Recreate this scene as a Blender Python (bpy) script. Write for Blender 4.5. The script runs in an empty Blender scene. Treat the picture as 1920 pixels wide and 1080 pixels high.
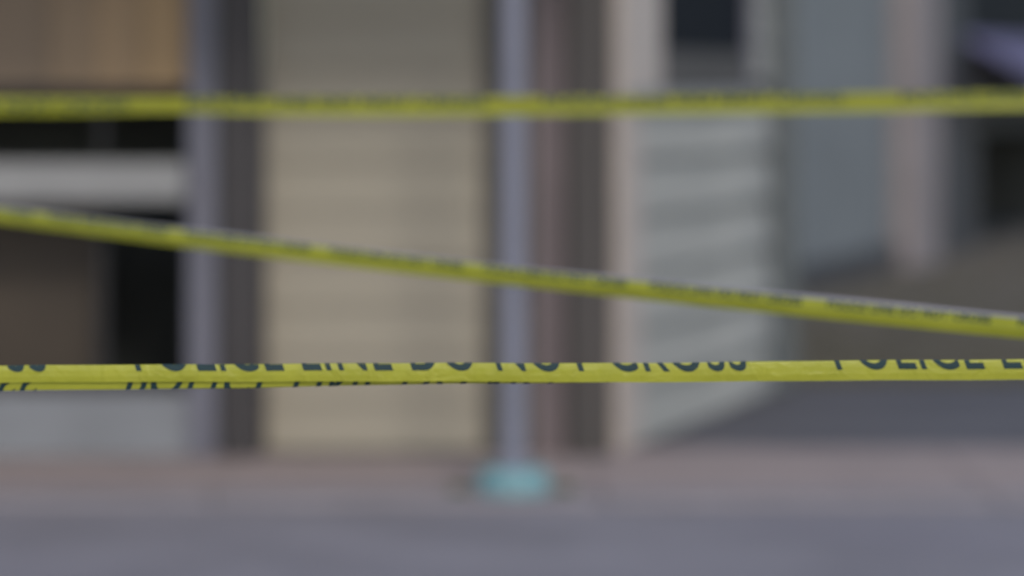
import bpy, bmesh, math, random
from mathutils import Vector, Matrix
random.seed(7)
R = math.radians
S = bpy.context.scene
C = S.collection

# ---------------------------------------------------------------- camera
EYE = 1.6            # eye height
F = 6575.0           # focal length in pixels of a 1920 wide picture
HOR = 150.0          # picture row of the horizon
cam_d = bpy.data.cameras.new('camera')
cam = bpy.data.objects.new('camera', cam_d); C.objects.link(cam)
cam.location = (0, 0, EYE); cam.rotation_euler = (R(90), 0, 0)
cam_d.sensor_width = 36.0
cam_d.lens = 36.0 * F / 1920.0
cam_d.shift_y = -(540 - HOR) / 1920.0
cam_d.clip_start = 0.1; cam_d.clip_end = 2000
cam_d.dof.use_dof = True
cam_d.dof.focus_distance = 4.67
APERTURE = 0.064       # lens opening in metres
cam_d.dof.aperture_fstop = cam_d.lens / 1000.0 / APERTURE
S.camera = cam

# ---------------------------------------------------------------- sky, sun, exposure
SUN_EL, SUN_AZ = 40.0, 166.0        # azimuth: where the sun stands, clockwise from +Y
w = bpy.data.worlds.new('World'); S.world = w; w.use_nodes = True
wn = w.node_tree.nodes; wl = w.node_tree.links
wn.clear()
sky = wn.new('ShaderNodeTexSky'); sky.sky_type = 'NISHITA'; sky.sun_disc = False
sky.sun_elevation = R(SUN_EL); sky.sun_rotation = R(SUN_AZ)
sky.air_density = 1.0; sky.dust_density = 1.5; sky.ozone_density = 1.0
bg = wn.new('ShaderNodeBackground'); bg.inputs[1].default_value = 0.13
wo = wn.new('ShaderNodeOutputWorld')
wl.new(sky.outputs[0], bg.inputs[0]); wl.new(bg.outputs[0], wo.inputs[0])
sun_d = bpy.data.lights.new('sun', 'SUN'); sun_d.energy = 1.15; sun_d.angle = R(10); sun_d.color = (1.0, 0.95, 0.88)
sun = bpy.data.objects.new('sun', sun_d); C.objects.link(sun)
sd = Vector((math.sin(R(SUN_AZ)) * math.cos(R(SUN_EL)), math.cos(R(SUN_AZ)) * math.cos(R(SUN_EL)), math.sin(R(SUN_EL))))
sun.rotation_euler = sd.to_track_quat('Z', 'Y').to_euler()
sun.location = sd * 40
S.view_settings.view_transform = 'Standard'; S.view_settings.look = 'None'
S.view_settings.gamma = 1.0; S.view_settings.use_curve_mapping = False
S.view_settings.exposure = 0.35
S.render.engine = 'CYCLES'
S.cycles.use_denoising = True
S.cycles.max_bounces = 8

# ---------------------------------------------------------------- helpers
def mat(name, col, rough=0.7, var=0.12, scale=6.0, bump=0.15, bscale=60.0, metal=0.0, stretch=(1, 1, 1), spec=0.5, stain=None, stain_amt=0.0):
    m = bpy.data.materials.new(name); m.use_nodes = True
    nt = m.node_tree; n = nt.nodes; l = nt.links
    p = n['Principled BSDF']
    p.inputs['Roughness'].default_value = rough; p.inputs['Metallic'].default_value = metal
    p.inputs['Specular IOR Level'].default_value = spec
    tc = n.new('ShaderNodeTexCoord'); mp = n.new('ShaderNodeMapping'); mp.inputs['Scale'].default_value = stretch
    l.new(tc.outputs['Object'], mp.inputs[0])
    nz = n.new('ShaderNodeTexNoise'); nz.inputs['Scale'].default_value = scale; nz.inputs['Detail'].default_value = 6
    l.new(mp.outputs[0], nz.inputs['Vector'])
    rp = n.new('ShaderNodeValToRGB')
    rp.color_ramp.elements[0].position = 0.3; rp.color_ramp.elements[1].position = 0.7
    rp.color_ramp.elements[0].color = (*[c * (1 - var) for c in col], 1)
    rp.color_ramp.elements[1].color = (*[min(1, c * (1 + var)) for c in col], 1)
    l.new(nz.outputs[0], rp.inputs[0])
    out = rp.outputs[0]
    if stain:
        n2 = n.new('ShaderNodeTexNoise'); n2.inputs['Scale'].default_value = scale * 0.35; n2.inputs['Detail'].default_value = 3
        l.new(mp.outputs[0], n2.inputs['Vector'])
        r2 = n.new('ShaderNodeValToRGB'); r2.color_ramp.elements[0].position = 0.5; r2.color_ramp.elements[1].position = 0.68
        r2.color_ramp.elements[1].color = (stain_amt, stain_amt, stain_amt, 1)
        l.new(n2.outputs[0], r2.inputs[0])
        mx = n.new('ShaderNodeMixRGB'); mx.inputs[2].default_value = (*stain, 1)
        l.new(r2.outputs[0], mx.inputs[0]); l.new(out, mx.inputs[1]); out = mx.outputs[0]
    l.new(out, p.inputs['Base Color'])
    if bump:
        nb = n.new('ShaderNodeTexNoise'); nb.inputs['Scale'].default_value = bscale; nb.inputs['Detail'].default_value = 5
        l.new(mp.outputs[0], nb.inputs['Vector'])
        bp = n.new('ShaderNodeBump'); bp.inputs['Strength'].default_value = bump; bp.inputs['Distance'].default_value = 0.004
        l.new(nb.outputs[0], bp.inputs['Height']); l.new(bp.outputs[0], p.inputs['Normal'])
    return m

def link(name, bm, m, parent=None, smooth=False, loc=None):
    me = bpy.data.meshes.new(name); bm.to_mesh(me); bm.free()
    if m: me.materials.append(m)
    if smooth:
        for f in me.polygons: f.use_smooth = True
    o = bpy.data.objects.new(name, me); C.objects.link(o)
    if parent: o.parent = parent
    if loc: o.location = loc
    return o

def box(bm, a, b, bev=0.0):
    r = bmesh.ops.create_cube(bm, size=1.0)
    c = [(a[i] + b[i]) / 2 for i in range(3)]; s = [abs(b[i] - a[i]) for i in range(3)]
    for v in r['verts']: v.co = Vector([c[i] + v.co[i] * s[i] for i in range(3)])
    if bev:
        es = {e for v in r['verts'] for e in v.link_edges}
        bmesh.ops.bevel(bm, geom=list(es), offset=bev, segments=2, affect='EDGES', profile=0.6)
    return bm

def bx(name, a, b, m, parent, bev=0.0):
    bm = bmesh.new(); box(bm, a, b, bev); return link(name, bm, m, parent)

def empty(name, loc=(0, 0, 0), label=None, cat=None, group=None, rz=0.0):
    o = bpy.data.objects.new(name, None); C.objects.link(o); o.location = loc; o.rotation_euler = (0, 0, rz)
    o.empty_display_size = 0.2
    tag(o, label, cat, group); return o

def tag(o, label=None, cat=None, group=None, kind=None):
    if label: o['label'] = label
    if cat: o['category'] = cat
    if group: o['group'] = group
    if kind: o['kind'] = kind
    return o

def clap_mesh(length, pitch, thick):
    """one lap-siding board: its foot stands proud of its head"""
    bm = bmesh.new()
    h = pitch + 0.015
    prof = [(-thick, 0.0), (-thick, 0.012), (-0.004, h), (0.0, h), (0.0, 0.0)]
    a = [bm.verts.new((0, y, z)) for y, z in prof]; b = [bm.verts.new((length, y, z)) for y, z in prof]
    k = len(prof)
    for i in range(k): bm.faces.new((a[i], a[(i + 1) % k], b[(i + 1) % k], b[i]))
    bm.faces.new(a[::-1]); bm.faces.new(b)
    bmesh.ops.recalc_face_normals(bm, faces=bm.faces)
    return bm

def boards(parent, m, x0, length, z0, z1, pitch, thick, y=0.0):
    first = None; z = z0
    while z < z1:
        if first is None:
            first = link('clapboard', clap_mesh(length, pitch, thick), m, parent); o = first
        else:
            o = first.copy(); C.objects.link(o); o.parent = parent
        o.location = (x0, y + random.uniform(-.0015, .0015), z)
        o.rotation_euler = (0, random.uniform(-.0006, .0006), 0)
        z += pitch

# ---------------------------------------------------------------- materials
M_road = mat('asphalt', (0.210, 0.196, 0.213), 0.85, 0.16, 1.3, 0.5, 260, stain=(0.18, 0.165, 0.19), stain_amt=0.5)
M_drive = mat('driveway_asphalt', (0.088, 0.084, 0.092), 0.8, 0.2, 1.2, 0.5, 240)
M_walk = mat('paving_concrete', (0.29, 0.235, 0.22), 0.85, 0.12, 2.5, 0.35, 120, stain=(0.215, 0.18, 0.17), stain_amt=0.6)
M_kerb = mat('kerb_concrete', (0.220, 0.200, 0.210), 0.85, 0.15, 4, 0.35, 120)
M_soil = mat('yard_soil', (0.108, 0.094, 0.084), 0.95, 0.3, 1.5, 0.6, 60)
M_grass = mat('dry_grass', (0.098, 0.093, 0.066), 0.8, 0.3, 2.0, 0)
M_weed = mat('weed_green', (0.10, 0.16, 0.06), 0.6, 0.25, 20, 0)
M_beige = mat('beige_siding', (0.280, 0.250, 0.192), 0.65, 0.05, 3.0, 0.2, 40, stretch=(0.3, 1, 3), stain=(0.24, 0.215, 0.19), stain_amt=0.4)
M_pale = mat('pale_siding', (0.325, 0.318, 0.290), 0.6, 0.16, 1.6, 0.2, 40, stretch=(0.6, 1, 3.0), stain=(0.27, 0.29, 0.30), stain_amt=0.7)
M_dark = mat('dark_brown_timber', (0.034, 0.030, 0.031), 0.6, 0.2, 3, 0.3, 30, stretch=(3, 3, 0.3))
M_dark2 = mat('brown_timber', (0.060, 0.052, 0.048), 0.6, 0.2, 3, 0.3, 30, stretch=(3, 3, 0.3))
M_post = mat('dark_grey_brown_post', (0.048, 0.042, 0.039), 0.6, 0.15, 3, 0.3, 30, stretch=(3, 3, 0.3))
M_strip = mat('olive_jamb', (0.07, 0.063, 0.052), 0.6, 0.15, 3, 0.2, 30)
M_mauve = mat('mauve_jamb', (0.12, 0.094, 0.096), 0.6, 0.1, 3, 0.2, 30)
M_greytrim = mat('blue_grey_trim', (0.125, 0.125, 0.155), 0.5, 0.08, 3, 0.15, 30)
M_white = mat('white_ledge_paint', (0.245, 0.245, 0.242), 0.5, 0.08, 4, 0.15, 30)
M_plinth = mat('grey_plinth', (0.19, 0.20, 0.215), 0.6, 0.1, 3, 0.2, 50)
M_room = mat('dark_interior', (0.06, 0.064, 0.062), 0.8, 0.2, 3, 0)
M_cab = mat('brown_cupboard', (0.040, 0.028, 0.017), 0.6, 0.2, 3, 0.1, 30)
M_roof = mat('roof_felt', (0.06, 0.06, 0.065), 0.9, 0.2, 5, 0.4, 90)
M_steel = mat('painted_steel', (0.185, 0.19, 0.235), 0.6, 0.08, 4, 0.08, 60)
M_teal = mat('teal_paint', (0.155, 0.30, 0.325), 0.6, 0.15, 14, 0.3, 60)
M_pinkc = mat('pinkish_casing', (0.44, 0.385, 0.345), 0.55, 0.08, 3, 0.1, 40)
M_cornerb = mat('slate_corner_board', (0.08, 0.093, 0.098), 0.6, 0.1, 3, 0.15, 40)
M_farwall = mat('blue_grey_boards', (0.165, 0.180, 0.190), 0.6, 0.10, 1.5, 0.2, 20)
M_pillar = mat('stone_pillar', (0.245, 0.215, 0.215), 0.7, 0.1, 3, 0.3, 40)
M_charcoal = mat('charcoal_frame', (0.038, 0.037, 0.042), 0.6, 0.1, 3, 0)  # even charcoal colour of the far building's dark parts
M_bar = mat('black_window_bar', (0.02, 0.02, 0.022), 0.7, 0.1, 3, 0)  # even black colour of the window bars in the bay
M_awn = mat('lavender_awning_cloth', (0.125, 0.12, 0.22), 0.8, 0.12, 3, 0.1, 60)
M_glass = mat('dark_window_glass', (0.006, 0.008, 0.014), 0.5, 0.1, 2, 0, spec=0.02)
M_black = mat('black_letter_ink', (0.008, 0.030, 0.034), 0.6, 0.1, 30, 0, spec=0.3)

def tape_mat(name, col, rough=0.34, trans=0.38):
    m = bpy.data.materials.new(name); m.use_nodes = True
    nt = m.node_tree; n = nt.nodes; l = nt.links
    p = n['Principled BSDF']; p.inputs['Roughness'].default_value = rough
    tc = n.new('ShaderNodeTexCoord'); nz = n.new('ShaderNodeTexNoise'); nz.inputs['Scale'].default_value = 9; nz.inputs['Detail'].default_value = 5
    l.new(tc.outputs['Object'], nz.inputs['Vector'])
    rp = n.new('ShaderNodeValToRGB'); rp.color_ramp.elements[0].position = .3; rp.color_ramp.elements[1].position = .7
    rp.color_ramp.elements[0].color = (col[0] * .9, col[1] * .92, col[2] * .8, 1); rp.color_ramp.elements[1].color = (*[c * 1.06 for c in col], 1)
    l.new(nz.outputs[0], rp.inputs[0]); l.new(rp.outputs[0], p.inputs['Base Color'])
    nb = n.new('ShaderNodeTexNoise'); nb.inputs['Scale'].default_value = 70; l.new(tc.outputs['Object'], nb.inputs['Vector'])
    bp = n.new('ShaderNodeBump'); nb.inputs['Scale'].default_value = 34; nb.inputs['Distortion'].default_value = 1.5; bp.inputs['Strength'].default_value = .6; bp.inputs['Distance'].default_value = .004
    l.new(nb.outputs[0], bp.inputs['Height']); l.new(bp.outputs[0], p.inputs['Normal'])
    t = n.new('ShaderNodeBsdfTranslucent'); l.new(rp.outputs[0], t.inputs[0])
    mx = n.new('ShaderNodeMixShader'); mx.inputs[0].default_value = trans
    l.new(p.outputs[0], mx.inputs[1]); l.new(t.outputs[0], mx.inputs[2])
    l.new(mx.outputs[0], n['Material Output'].inputs[0])
    return m
M_tape = tape_mat('yellow_tape_plastic', (0.50, 0.50, 0.058))
M_tape2 = tape_mat('yellow_green_tape_plastic', (0.46, 0.46, 0.045))
M_tape3 = tape_mat('aged_yellow_tape_plastic', (0.34, 0.345, 0.022))
M_sheen = mat('painted_sky_sheen', (0.28, 0.265, 0.285), 0.4, 0.1, 9, 0.1, 60)  # pale colour standing in for sky sheen on the slanting tape

# ---------------------------------------------------------------- ground
def sheet(name, pts, z, m):
    bm = bmesh.new(); vs = [bm.verts.new((x, y, z)) for x, y in pts]; bm.faces.new(vs)
    if bm.faces[:][0].normal.z < 0: bmesh.ops.reverse_faces(bm, faces=bm.faces)
    return tag(link(name, bm, m), kind='structure')
sheet('ground', [(-600, -600), (600, -600), (600, 900), (-600, 900)], -0.055, M_soil)
sheet('road', [(-60, -6), (60, -6), (60, 13.42), (-60, 13.42)], -0.035, M_road)
walk = sheet('sidewalk', [(-13.5, 13.4), (13.5, 13.4), (13.5, 15.35), (-13.5, 15.35)], -0.030, M_walk)
k = 0; slab = None; kerbst = None
for i in range(18):
    x = -13.5 + 1.5 * i + 0.35
    if slab is None:
        bm = bmesh.new(); box(bm, (0.002, 0, 0), (1.498, 1.45, 0.05), 0.006); slab = link('paving_slab', bm, M_walk, walk); o = slab
        bm = bmesh.new(); box(bm, (0.002, 0, 0), (1.498, 0.400, 0.055), 0.018); kerbst = link('kerb_stone', bm, M_kerb, walk); q = kerbst
    else:
        o = slab.copy(); C.objects.link(o); q = kerbst.copy(); C.objects.link(q)
    o.parent = walk; q.parent = walk
    o.location = (x, 13.81, -0.050 + random.uniform(-.002, .002)); q.location = (x, 13.405, -0.058 + random.uniform(-.002, .002))
sheet('driveway', [(0.46, 15.27), (13.5, 15.27), (13.5, 18.75), (0.46, 18.75)], -0.020, M_drive)
sheet('yard', [(0.9, 18.75), (40, 18.75), (40, 70), (0.9, 70)], -0.026, M_soil)
bm = bmesh.new()
for i in range(14000):
    Y = 18.8 + (random.random() ** 1.3) * 18
    X = random.uniform(Y * 0.072, Y * 0.165)
    if X > 2.0 + .325 * (Y - 26.4) - 0.2 and False: continue
    if Y > 26.0 + (X - 2.1) / .325 - .25: continue
    h = random.uniform(.02, .06); a = random.uniform(0, 6.3); d = .006
    lean = Vector((random.uniform(-.02, .02), random.uniform(-.02, .02), h))
    b = Vector((X, Y, -0.026)); t = Vector((math.cos(a) * d, math.sin(a) * d, 0))
    bm.faces.new([bm.verts.new(b - t), bm.verts.new(b + t), bm.verts.new(b + lean)])
tag(link('grass', bm, M_grass), 'short dry olive grass on the yard behind the driveway', 'grass', kind='stuff')

# ---------------------------------------------------------------- the front building (facade in the plane Y=15, side wall receding)
B = empty('shop_building', (-1.0, 15.0, 0), 'beige clapboard building with dark timber posts, window bay and pale side wall', 'building')
YB = 15.0
def fb(name, x0, x1, y0, y1, z0, z1, m, bev=0.004, parent=B):
    o = bx(name, (x0, y0, z0), (x1, y1, z1), m, parent, bev)
    o.matrix_parent_inverse = Matrix.Translation((1.0, -15.0, 0)) if parent is B else Matrix.Identity(4)
    return o
fb('wall', -1.06, 0.40, 15.02, 15.12, 0.0, 3.6, M_dark2, 0)
BB = empty('siding', (0, 0, 0)); BB.parent = B; BB.location = (-0.05, 0, 0)
boards(BB, M_beige, 0.0, 0.925, 0.015, 3.45, 0.205, 0.018, 0.018)
fb('sill_board', -1.05, -0.126, 14.975, 15.018, 0.0, 0.022, M_strip)
fb('trim_board', -1.378, -1.256, 14.90, 15.06, 0.0, 3.5, M_greytrim, 0.008)
fb('post', -1.243, -1.066, 14.88, 15.05, 0.0, 3.5, M_dark, 0.012)
fb('door_jamb', -0.124, 0.086, 14.97, 15.018, 0.0, 3.5, M_strip, 0.006)
fb('door_jamb', 0.088, 0.228, 14.955, 15.018, 0.0, 3.5, M_mauve, 0.006)
fb('post', 0.240, 0.428, 14.90, 15.05, 0.0, 3.5, M_post, 0.012)
# window bay at the left
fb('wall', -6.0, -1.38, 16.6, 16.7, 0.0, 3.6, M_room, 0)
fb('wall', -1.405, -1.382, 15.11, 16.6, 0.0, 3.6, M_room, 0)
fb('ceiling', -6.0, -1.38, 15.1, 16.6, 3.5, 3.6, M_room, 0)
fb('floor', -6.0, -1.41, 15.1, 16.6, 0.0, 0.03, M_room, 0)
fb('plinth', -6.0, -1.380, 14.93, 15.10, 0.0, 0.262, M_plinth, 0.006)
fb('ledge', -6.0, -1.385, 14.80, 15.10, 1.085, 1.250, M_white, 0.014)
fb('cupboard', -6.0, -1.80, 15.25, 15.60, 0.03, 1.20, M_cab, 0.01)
for i, (c_, nm) in enumerate((((0.36, 0.24, 0.12), 'tan_plywood'), ((0.31, 0.21, 0.115), 'brown_plywood'), ((0.25, 0.175, 0.105), 'dull_brown_plywood'), ((0.20, 0.145, 0.095), 'dark_plywood'))):  # panel tones step darker from right to left
    mm = mat(nm, c_, 0.6, 0.15, 3, 0.2, 30, stretch=(1, 1, 0.4)); wd_ = 0.2 if i < 3 else 2.6
    fb('plywood_panel', -1.385 - 0.2 * i - wd_ + .004, -1.385 - 0.2 * i, 15.00 + 0.004 * (i % 2), 15.02 + 0.004 * (i % 2), 1.575, 3.5, mm, 0.003)
wf = fb('window_frame', -6.0, -1.386, 15.04, 15.09, 1.525, 1.573, M_dark, 0.004)
wf2 = fb('window_frame', -6.0, -1.386, 15.03, 15.09, 0.264, 0.300, M_dark, 0.004)
fb('mullion', -1.772, -1.742, 15.03, 15.075, 0.302, 1.08, M_bar, 0.003)
fb('mullion', -1.772, -1.742, 15.03, 15.075, 1.265, 1.523, M_bar, 0.003)
fb('mullion', -3.2, -3.17, 15.03, 15.075, 0.302, 1.08, M_bar, 0.003)
# roof and canopy
fb('roof', -6.3, 0.75, 14.7, 24.0, 3.61, 3.78, M_roof, 0.01)
can = fb('canopy', -6.2, 0.55, 13.2, 14.87, 3.14, 3.26, M_dark, 0.01)
fb('canopy_valance', -6.2, 0.55, 13.17, 13.2, 3.05, 3.26, M_dark, 0.004)
# side wall
SX, SY = 0.440, 15.16
ang = math.atan2(1.0, 0.294)
SW = empty('side_wall', (SX + 1.0, SY - 15.0, 0), rz=ang); SW.parent = B
def sb(name, x0, x1, y0, y1, z0, z1, m, bev=0.004):
    return bx(name, (x0, y0, z0), (x1, y1, z1), m, SW, bev)
LW = math.hypot(0.294, 1) * 2.94
sb('corner_board', -0.02, 0.05, -0.042, 0.06, 0, 3.5, M_pinkc, 0.004)
sb('wall_panel', 0.0, LW, 0.004, 0.10, 0, 3.6, M_dark2, 0)
sc = math.hypot(0.294, 1)
y2s = lambda Y: (Y - SY) * sc
w0, w1 = y2s(15.82), y2s(17.62)
boards(SW, M_pale, w0 * .5 + .002, LW - w0 * .5 - 0.004, 0.0, 1.48, 0.25, 0.042, 0.0)
def clap_run(x0, ln, z0, z1):
    boards(SW, M_pale, x0, ln, z0, z1, 0.20, 0.027, 0.0)
clap_run(w1 + 0.07, LW - w1 - 0.07, 1.60, 3.45)
sb('corner_panel', 0.052, w0 * .5, -0.040, 0.0, 0, 1.498, M_pinkc, 0.004)
sb('window_casing', 0.052, w0, -0.045, 0.0, 1.55, 3.45, M_pinkc, 0.006)
sb('window_sill', 0.052, w1 + 0.07, -0.07, 0.0, 1.500, 1.548, M_white, 0.006)
sb('window_apron', w0 + 0.002, w1, -0.030, 0.0, 1.550, 1.735, M_dark2, 0.004)
sb('pane', w0 + 0.002, w1, -0.012, 0.0, 1.738, 3.45, M_glass, 0)
sb('window_casing', w1 + 0.002, w1 + 0.068, -0.045, 0.0, 1.55, 3.45, M_greytrim, 0.006)
sb('corner_board', LW - 0.002, LW + 0.14, -0.05, 0.10, 0, 3.5, M_cornerb, 0.006)
fb('wall', 1.315, 1.475, 18.14, 24.0, 0, 3.6, M_cornerb, 0)

# ---------------------------------------------------------------- the far building
fa = math.atan2(1.0, 0.325)
FB = empty('far_building', (2.10, 26.6, -0.03), 'blue grey boarded building with stone pillar and dark opening behind the yard', 'building', rz=fa)
fs = math.hypot(0.325, 1)
fy = lambda x: ((-43033.0 / (x - 3097.0)) - 26.6) * fs
def ff(name, x0, x1, y0, y1, z0, z1, m, bev=0.01):
    return bx(name, (x0, y0, z0), (x1, y1, z1), m, FB, bev)
p1, p2, p3, p4 = fy(1664), fy(1722), fy(1800), fy(1828)
ff('plinth', -4.5, p1, -0.10, 0, 0, 0.22, M_charcoal)
n = 9; x = -4.5; wd = (p1 + 4.5) / n
for i in range(n):
    ff('wall_panel', -4.5 + i * wd + .006, -4.5 + (i + 1) * wd - .006, -0.05 + random.uniform(-.008, .008), 0.1, 0.22, 4.4, M_farwall)
ff('wall', -4.5, p1, 0.1, 0.2, 0, 4.4, M_charcoal, 0)
ff('pillar', p1, p2, -0.20, 0.15, 0, 4.4, M_pillar, 0.02)
ff('door_frame', p2 + .01, p3, -0.06, 0.12, 0, 4.4, M_charcoal)
ff('garage_lintel', p3 + .01, 16.0, 0.0, 0.15, 1.12, 1.32, M_charcoal)
ff('garage_lintel', p3 + .01, 16.0, 0.0, 0.15, 1.34, 1.9, M_farwall)
ff('door_frame', p3 + .01, p4, -0.02, 0.12, 0, 1.11, M_charcoal)
ff('wall', p3, 16.0, 1.6, 1.7, 0, 4.4, M_room, 0)
ff('wall', 14.0, 14.2, 0.16, 1.6, 0, 4.4, M_room, 0)
ff('floor', p3 + 0.02, 14.0, 0.16, 1.6, 0.0, 0.03, M_room, 0)
ff('pane', p3 + .05, 16.0, 0.03, 0.06, 1.92, 4.2, M_glass, 0)
ff('window_frame', p3 + .01, 16.0, 0.0, 0.12, 4.2, 4.4, M_charcoal)
ff('roof', -4.9, 16.4, -0.5, 6.0, 4.42, 4.6, M_roof)
bm = bmesh.new()
aw = [(0.0, 2.06), (-0.75, 1.66), (-0.75, 1.47), (-0.74, 1.46), (-0.73, 1.64), (0.0, 2.02)]
a = [bm.verts.new((p3 + .05, y, z)) for y, z in aw]; b = [bm.verts.new((15.5, y, z)) for y, z in aw]
for i in range(len(aw)):
    j = (i + 1) % len(aw); bm.faces.new((a[i], a[j], b[j], b[i]))
bm.faces.new(a[::-1]); bm.faces.new(b); bmesh.ops.recalc_face_normals(bm, faces=bm.faces)
link('awning', bm, M_awn, FB)

# ---------------------------------------------------------------- canopy pole with teal footing
def lathe(prof, seg=40):
    bm = bmesh.new(); rings = []
    for r, z in prof:
        rings.append([bm.verts.new((r * math.cos(2 * math.pi * i / seg), r * math.sin(2 * math.pi * i / seg), z)) for i in range(seg)])
    for A, Bq in zip(rings, rings[1:]):
        for i in range(seg):
            j = (i + 1) % seg; bm.faces.new((A[i], A[j], Bq[j], Bq[i]))
    bm.faces.new(rings[0][::-1]); bm.faces.new(rings[-1]); return bm
PX = (962 - 960) * 13.6 / F
P = empty('canopy_pole', (PX, 13.62, 0), 'round blue grey steel pole standing on a low teal footing', 'pole')
link('shaft', lathe([(0.045, 0.09), (0.049, 0.0905), (0.049, 0.093), (0.049, 3.13), (0.049, 3.134), (0.045, 3.135)]), M_steel, P, True)
link('collar', lathe([(0.070, 0.092), (0.070, 0.114), (0.060, 0.124), (0.050, 0.124)]), M_steel, P, True)
link('footing', lathe([(0.140, -0.002), (0.142, 0.012), (0.138, 0.065), (0.125, 0.085), (0.100, 0.094), (0.03, 0.096)]), M_teal, P, True)
link('bracket', lathe([(0.016, 0), (0.016, 0.05)], 16), M_dark, P, True, (0.065, -0.02, 0.76)).rotation_euler = (0, 0, 0)
for i in range(4):
    a = math.pi / 4 + i * math.pi / 2
    link('bolt', lathe([(0.009, 0.088), (0.009, 0.102), (0.006, 0.106)], 8), M_dark, P, False, (0.095 * math.cos(a), 0.095 * math.sin(a), 0))

def weed(x, y, n, spread, h, label):
    bm = bmesh.new()
    for i in range(n):
        a = random.uniform(0, 6.28); l = random.uniform(.5, 1) * h; o = random.uniform(0, spread)
        c = Vector((math.cos(random.uniform(0, 6.28)) * o, math.sin(random.uniform(0, 6.28)) * o * .5, 0))
        d = Vector((math.cos(a), math.sin(a), 0)); s = Vector((-d.y, d.x, 0)) * random.uniform(.004, .010)
        m1 = c + d * l * .35 + Vector((0, 0, l * .6)); tip = c + d * l * .9 + Vector((0, 0, l * .75))
        v = [bm.verts.new(q) for q in (c - s * .4, c + s * .4, m1 + s, m1 - s, tip)]
        bm.faces.new((v[0], v[1], v[2], v[3])); bm.faces.new((v[3], v[2], v[4]))
    return tag(link('weed', bm, M_weed, None, False, (x, y, 0)), label, 'weed', 'weeds at the foot of the pole')
weed(PX - 0.21, 13.60, 30, .05, .045, 'small green weed clump to the left of the teal footing')
weed(PX + 0.20, 13.62, 34, .05, .05, 'small green weed clump to the right of the teal footing')

# ---------------------------------------------------------------- barrier tapes
def phrase_mesh(cap, length, shear, bold):
    """the words as a flat mesh, feet on v=0, starting at u=0"""
    cu = bpy.data.curves.new('words', 'FONT'); cu.body = 'POLICE LINE DO NOT CROSS'; cu.size = 1.0; cu.offset = bold; cu.space_character = 1.08
    o = bpy.data.objects.new('words', cu); C.objects.link(o)
    dg = bpy.context.evaluated_depsgraph_get(); me = bpy.data.meshes.new_from_object(o.evaluated_get(dg))
    bpy.data.objects.remove(o)
    bm = bmesh.new(); bm.from_mesh(me)
    xs = [v.co.x for v in bm.verts]; ys = [v.co.y for v in bm.verts]
    x0, x1, y0, y1 = min(xs), max(xs), min(ys), max(ys)
    for v in bm.verts:
        t = (v.co.y - y0) / (y1 - y0)
        v.co = Vector(((v.co.x - x0) / (x1 - x0) * length, t * cap, 0))
    zc = 0.0
    while zc < cap:
        zc += cap / 26
        g = bm.verts[:] + bm.edges[:] + bm.faces[:]
        bmesh.ops.bisect_plane(bm, geom=g, plane_co=(0, zc, 0), plane_no=(0, 1, 0))
    uc = 0.0
    while uc < length:
        uc += length / 30
        g = bm.verts[:] + bm.edges[:] + bm.faces[:]
        bmesh.ops.bisect_plane(bm, geom=g, plane_co=(uc, 0, 0), plane_no=(1, 0, 0))
    bm.verts.index_update()
    faces = sorted(bm.faces, key=lambda f: min(v.co.x for v in f.verts)); words = []; reach = -1e9; gap = length * 0.0125
    for f in faces:                              # a gap wider than a letter space starts a new word
        a = min(v.co.x for v in f.verts); b = max(v.co.x for v in f.verts)
        if a > reach + gap: words.append([])
        words[-1].append(f); reach = max(reach, b)
    out = []
    for wf_ in words:
        ids = {}; V = []; Fc = []
        for f in wf_:
            q = []
            for v in f.verts:
                if v.index not in ids: ids[v.index] = len(V); V.append((v.co.x - shear * v.co.y, v.co.y, 0))
                q.append(ids[v.index])
            Fc.append(q)
        out.append((V, Fc))
    bm.free(); print('words', len(out))
    return out

class Tape:
    """a plastic ribbon: line(u) gives the fold line, prof(u) the cross-section as turning angles over arc length"""
    def __init__(s, line, prof, width, length, u_min):
        s.line, s.prof, s.width, s.length, s.u0 = line, prof, width, length, u_min
        s.cache = {}
    def section(s, u):
        key = round(u / 0.004)
        if key in s.cache: return s.cache[key]
        p = s.prof(key * 0.004)     # list of (arc length from the fold, depth, height), v_fold
        s.cache[key] = p; return p
    def at(s, u, v, off=0.0):
        sec, vf = s.section(u)
        t = v - vf                                  # negative: front flap, positive: rear
        for i in range(len(sec) - 1):
            if t <= sec[i + 1][0] or i == len(sec) - 2:
                a, b = sec[i], sec[i + 1]; break
        k = (t - a[0]) / (b[0] - a[0]); d = a[1] + (b[1] - a[1]) * k; z = a[2] + (b[2] - a[2]) * k
        o, T = s.line(u)
        side = Vector((-T.y, T.x, 0)).normalized()  # away from the camera
        dd, dz = b[1] - a[1], b[2] - a[2]; L = math.hypot(dd, dz) or 1
        nd, nz = -dz / L, dd / L                    # outward normal in the section plane
        return o + side * (d + nd * off) + Vector((0, 0, z + nz * off))

def make_section(steps):
    """steps: (length, angle) from the lower front edge up; angle 90 = straight up, 0 = away, -90 = down. Fold = origin at the highest point"""
    pts = [(0.0, 0.0, 0.0)]; s = d = z = 0.0
    for ln, an in steps:
        n_ = max(1, int(abs(ln) / 0.002))
        for i in range(n_):
            s += ln / n_; d += math.cos(R(an)) * ln / n_; z += math.sin(R(an)) * ln / n_; pts.append((s, d, z))
    top = max(pts, key=lambda p: p[2]); 
    return [(p[0] - top[0], p[1] - top[1], p[2] - top[2]) for p in pts], top[0]

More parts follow.
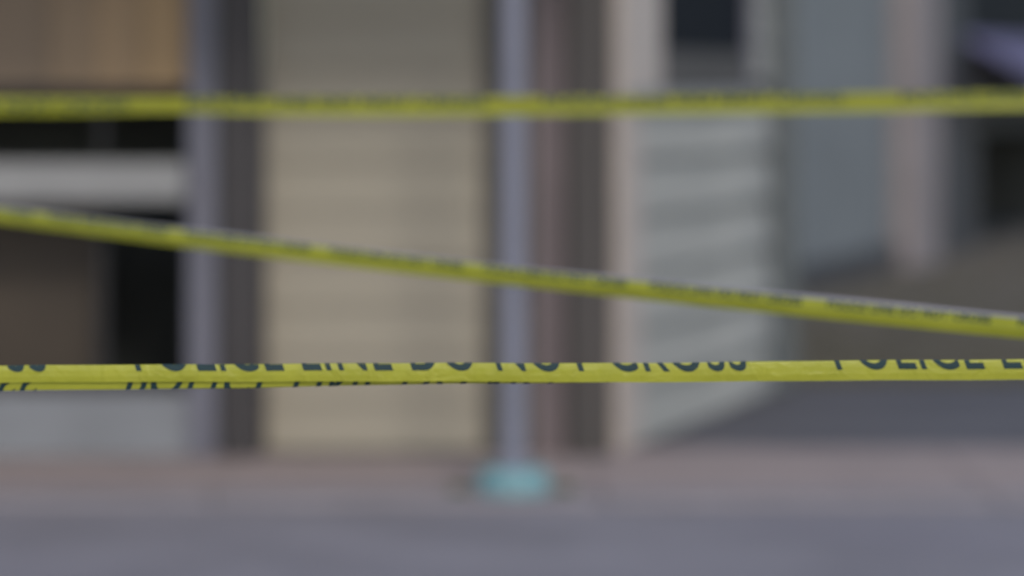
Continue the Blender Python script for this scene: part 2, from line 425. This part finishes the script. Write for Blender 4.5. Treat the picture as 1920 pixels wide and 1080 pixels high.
def tape(name, label, T, m, period, cap, margin, words_len, shear, bold, first_u, u_max, nv=64, du=0.02, group='police barrier tapes'):
    o0, _ = T.line(0)
    bm = bmesh.new(); nu = int((u_max - T.u0) / du) + 1; grid = []
    for i in range(nu):
        u = T.u0 + i * du
        grid.append([bm.verts.new(T.at(u, T.width * j / nv) - o0) for j in range(nv + 1)])
    for i in range(nu - 1):
        for j in range(nv): bm.faces.new((grid[i][j], grid[i + 1][j], grid[i + 1][j + 1], grid[i][j + 1]))
    root = link(name, bm, m, None, True, o0)
    tag(root, label, 'barrier tape', group)
    words = phrase_mesh(cap, words_len, shear, bold)
    u = first_u
    while u + words_len < u_max:
        if u > T.u0 + shear * cap + 0.01:
            V = []; Fc = []
            for off in (0.0004, -0.0004):      # printed through: seen from both faces
                for vs, fs_ in words:
                    V = [tuple(T.at(u + a, margin + b, off) - o0) for a, b, _ in vs]
                    me = bpy.data.meshes.new('lettering'); me.from_pydata(V, [], fs_); me.materials.append(M_black)
                    lo = bpy.data.objects.new('lettering', me); C.objects.link(lo); lo.parent = root
        u += period
    return root

def pt(x, y, Y): return Vector(((x - 960) * Y / F, Y, EYE - (y - HOR) * Y / F))
def sm(t): t = max(0, min(1, t)); return t * t * (3 - 2 * t)

def poly_line(P0, P1, extra):
    """parametrised by metres from P0; extra(u) adds height"""
    D = (P1 - P0); L = D.length; D = D / L
    def line(u): return P0 + D * u + Vector((0, 0, extra(u))), D
    return line, L

# nearest tape: folded over its upper third
A0, A1 = pt(0, 686, 5.0), pt(1920, 674, 5.0)
lineA, LA = poly_line(A0, A1, lambda u: 0.0009 * math.sin(u * 5.1) + 0.0005 * math.sin(u * 11 + 1) + 0.00025 * math.sin(u * 31))
def profA(u):
    t = sm(u / 1.46)
    vf = 0.0238 + 0.0045 * t
    lean = 80 - 2 * math.sin(u * 3)
    rear = 0.0355 - 0.009 * sm(u / 1.0)
    sway = 2.0 * math.sin(u * 7.3) + 1.5 * math.sin(u * 17 + 2)
    rest = 0.090 - (vf + rear + 0.004)
    st = [(vf * .35, 96 + sway), (vf * .35, 88), (vf * .30, lean), (0.001, 45), (0.001, 9), (0.001, -40), (rear * .5, -92), (rear * .5, -80 - sway), (0.001, -60), (0.001, -10), (rest * .5, 76), (rest * .5, -62)]
    return make_section(st)
TA = Tape(lineA, profA, 0.0895, LA, -2.2)
PXM = 5.0 / F
tape('barrier_tape', 'nearest yellow tape, taut and level, with sharp cut-off black lettering', TA, M_tape,
     1313 * PXM, 0.060, 0.0150, 1148 * PXM, 0.36, 0.012, 257 * PXM - 2 * 1313 * PXM, 3.8)

# slanting tape: comes towards the camera as it falls to the right
B0, B1 = pt(0, 388, 7.15), pt(1920, 598, 5.75)
B0 = pt(0, 389, 7.15)
def sagB(u):
    t = u / LB_; return -0.018 * 4 * t * (1 - t) * 0.45
LB_ = (B1 - B0).length
lineB, LB = poly_line(B0, B1, sagB)
def profB(u):
    t = u / LB_
    wv = math.sin(u * 4.3 + 1)
    h = 0.0285
    st = [(h * .5, 100 + 5 * wv), (h * .5, 78 - 6 * sm(t) + 3 * wv), (0.006, 40), (0.001, 9), (0.001, -60), (0.016, -86), (0.012, -104), (0.001, -40), (0.010, 60)]
    return make_section(st)
TB = Tape(lineB, profB, 0.078, LB, -1.2)
per = LB / 6.42
tb = tape('barrier_tape', 'slanting yellow tape falling towards the right across the middle', TB, M_tape2,
     per, 0.017, 0.0195, per * 0.86, 0.2, 0.034, 0.118 + 0.03 - 3 * per, 3.6, nv=60, du=0.02)

bm = bmesh.new(); prev = None; o0 = TB.line(0)[0]      # added pale strip behind the fold: sky sheen put in as colour
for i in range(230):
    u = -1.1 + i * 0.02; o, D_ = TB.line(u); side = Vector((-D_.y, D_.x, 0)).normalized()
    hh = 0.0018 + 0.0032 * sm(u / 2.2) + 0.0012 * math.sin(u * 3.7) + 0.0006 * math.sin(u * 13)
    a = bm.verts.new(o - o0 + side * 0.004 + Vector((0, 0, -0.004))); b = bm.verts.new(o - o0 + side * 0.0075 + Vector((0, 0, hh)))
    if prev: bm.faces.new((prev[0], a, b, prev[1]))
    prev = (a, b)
link('sheen_strip', bm, M_sheen, tb, True)

# upper tape: farthest, level
D0, D1 = pt(0, 181, 7.75), pt(1920, 169, 7.75)
def wavD(u): return -0.010 * math.sin(math.pi * max(0, min(1, u / 2.26))) * .6
lineD, LD = poly_line(D0, D1, wavD)
def profD(u):
    t = sm(u / 0.9); h = 0.041 - 0.012 * t
    wv = math.sin(u * 3.1)
    st = [(h * .5, 97 + 4 * wv), (h * .5, 86 + 3 * wv), (0.001, 40), (0.001, -40), (h * .45, -88), (h * .35, -98)]
    return make_section(st)
TD = Tape(lineD, profD, 0.074, LD, -1.6)
PD = 7.75 / F
tape('barrier_tape', 'upper yellow tape, farthest and most blurred, level across the top', TD, M_tape3,
     670 * PD, 0.027, 0.006, 560 * PD, 0.0, 0.02, 350 * PD - 2 * 670 * PD, 4.2, nv=44, du=0.02)
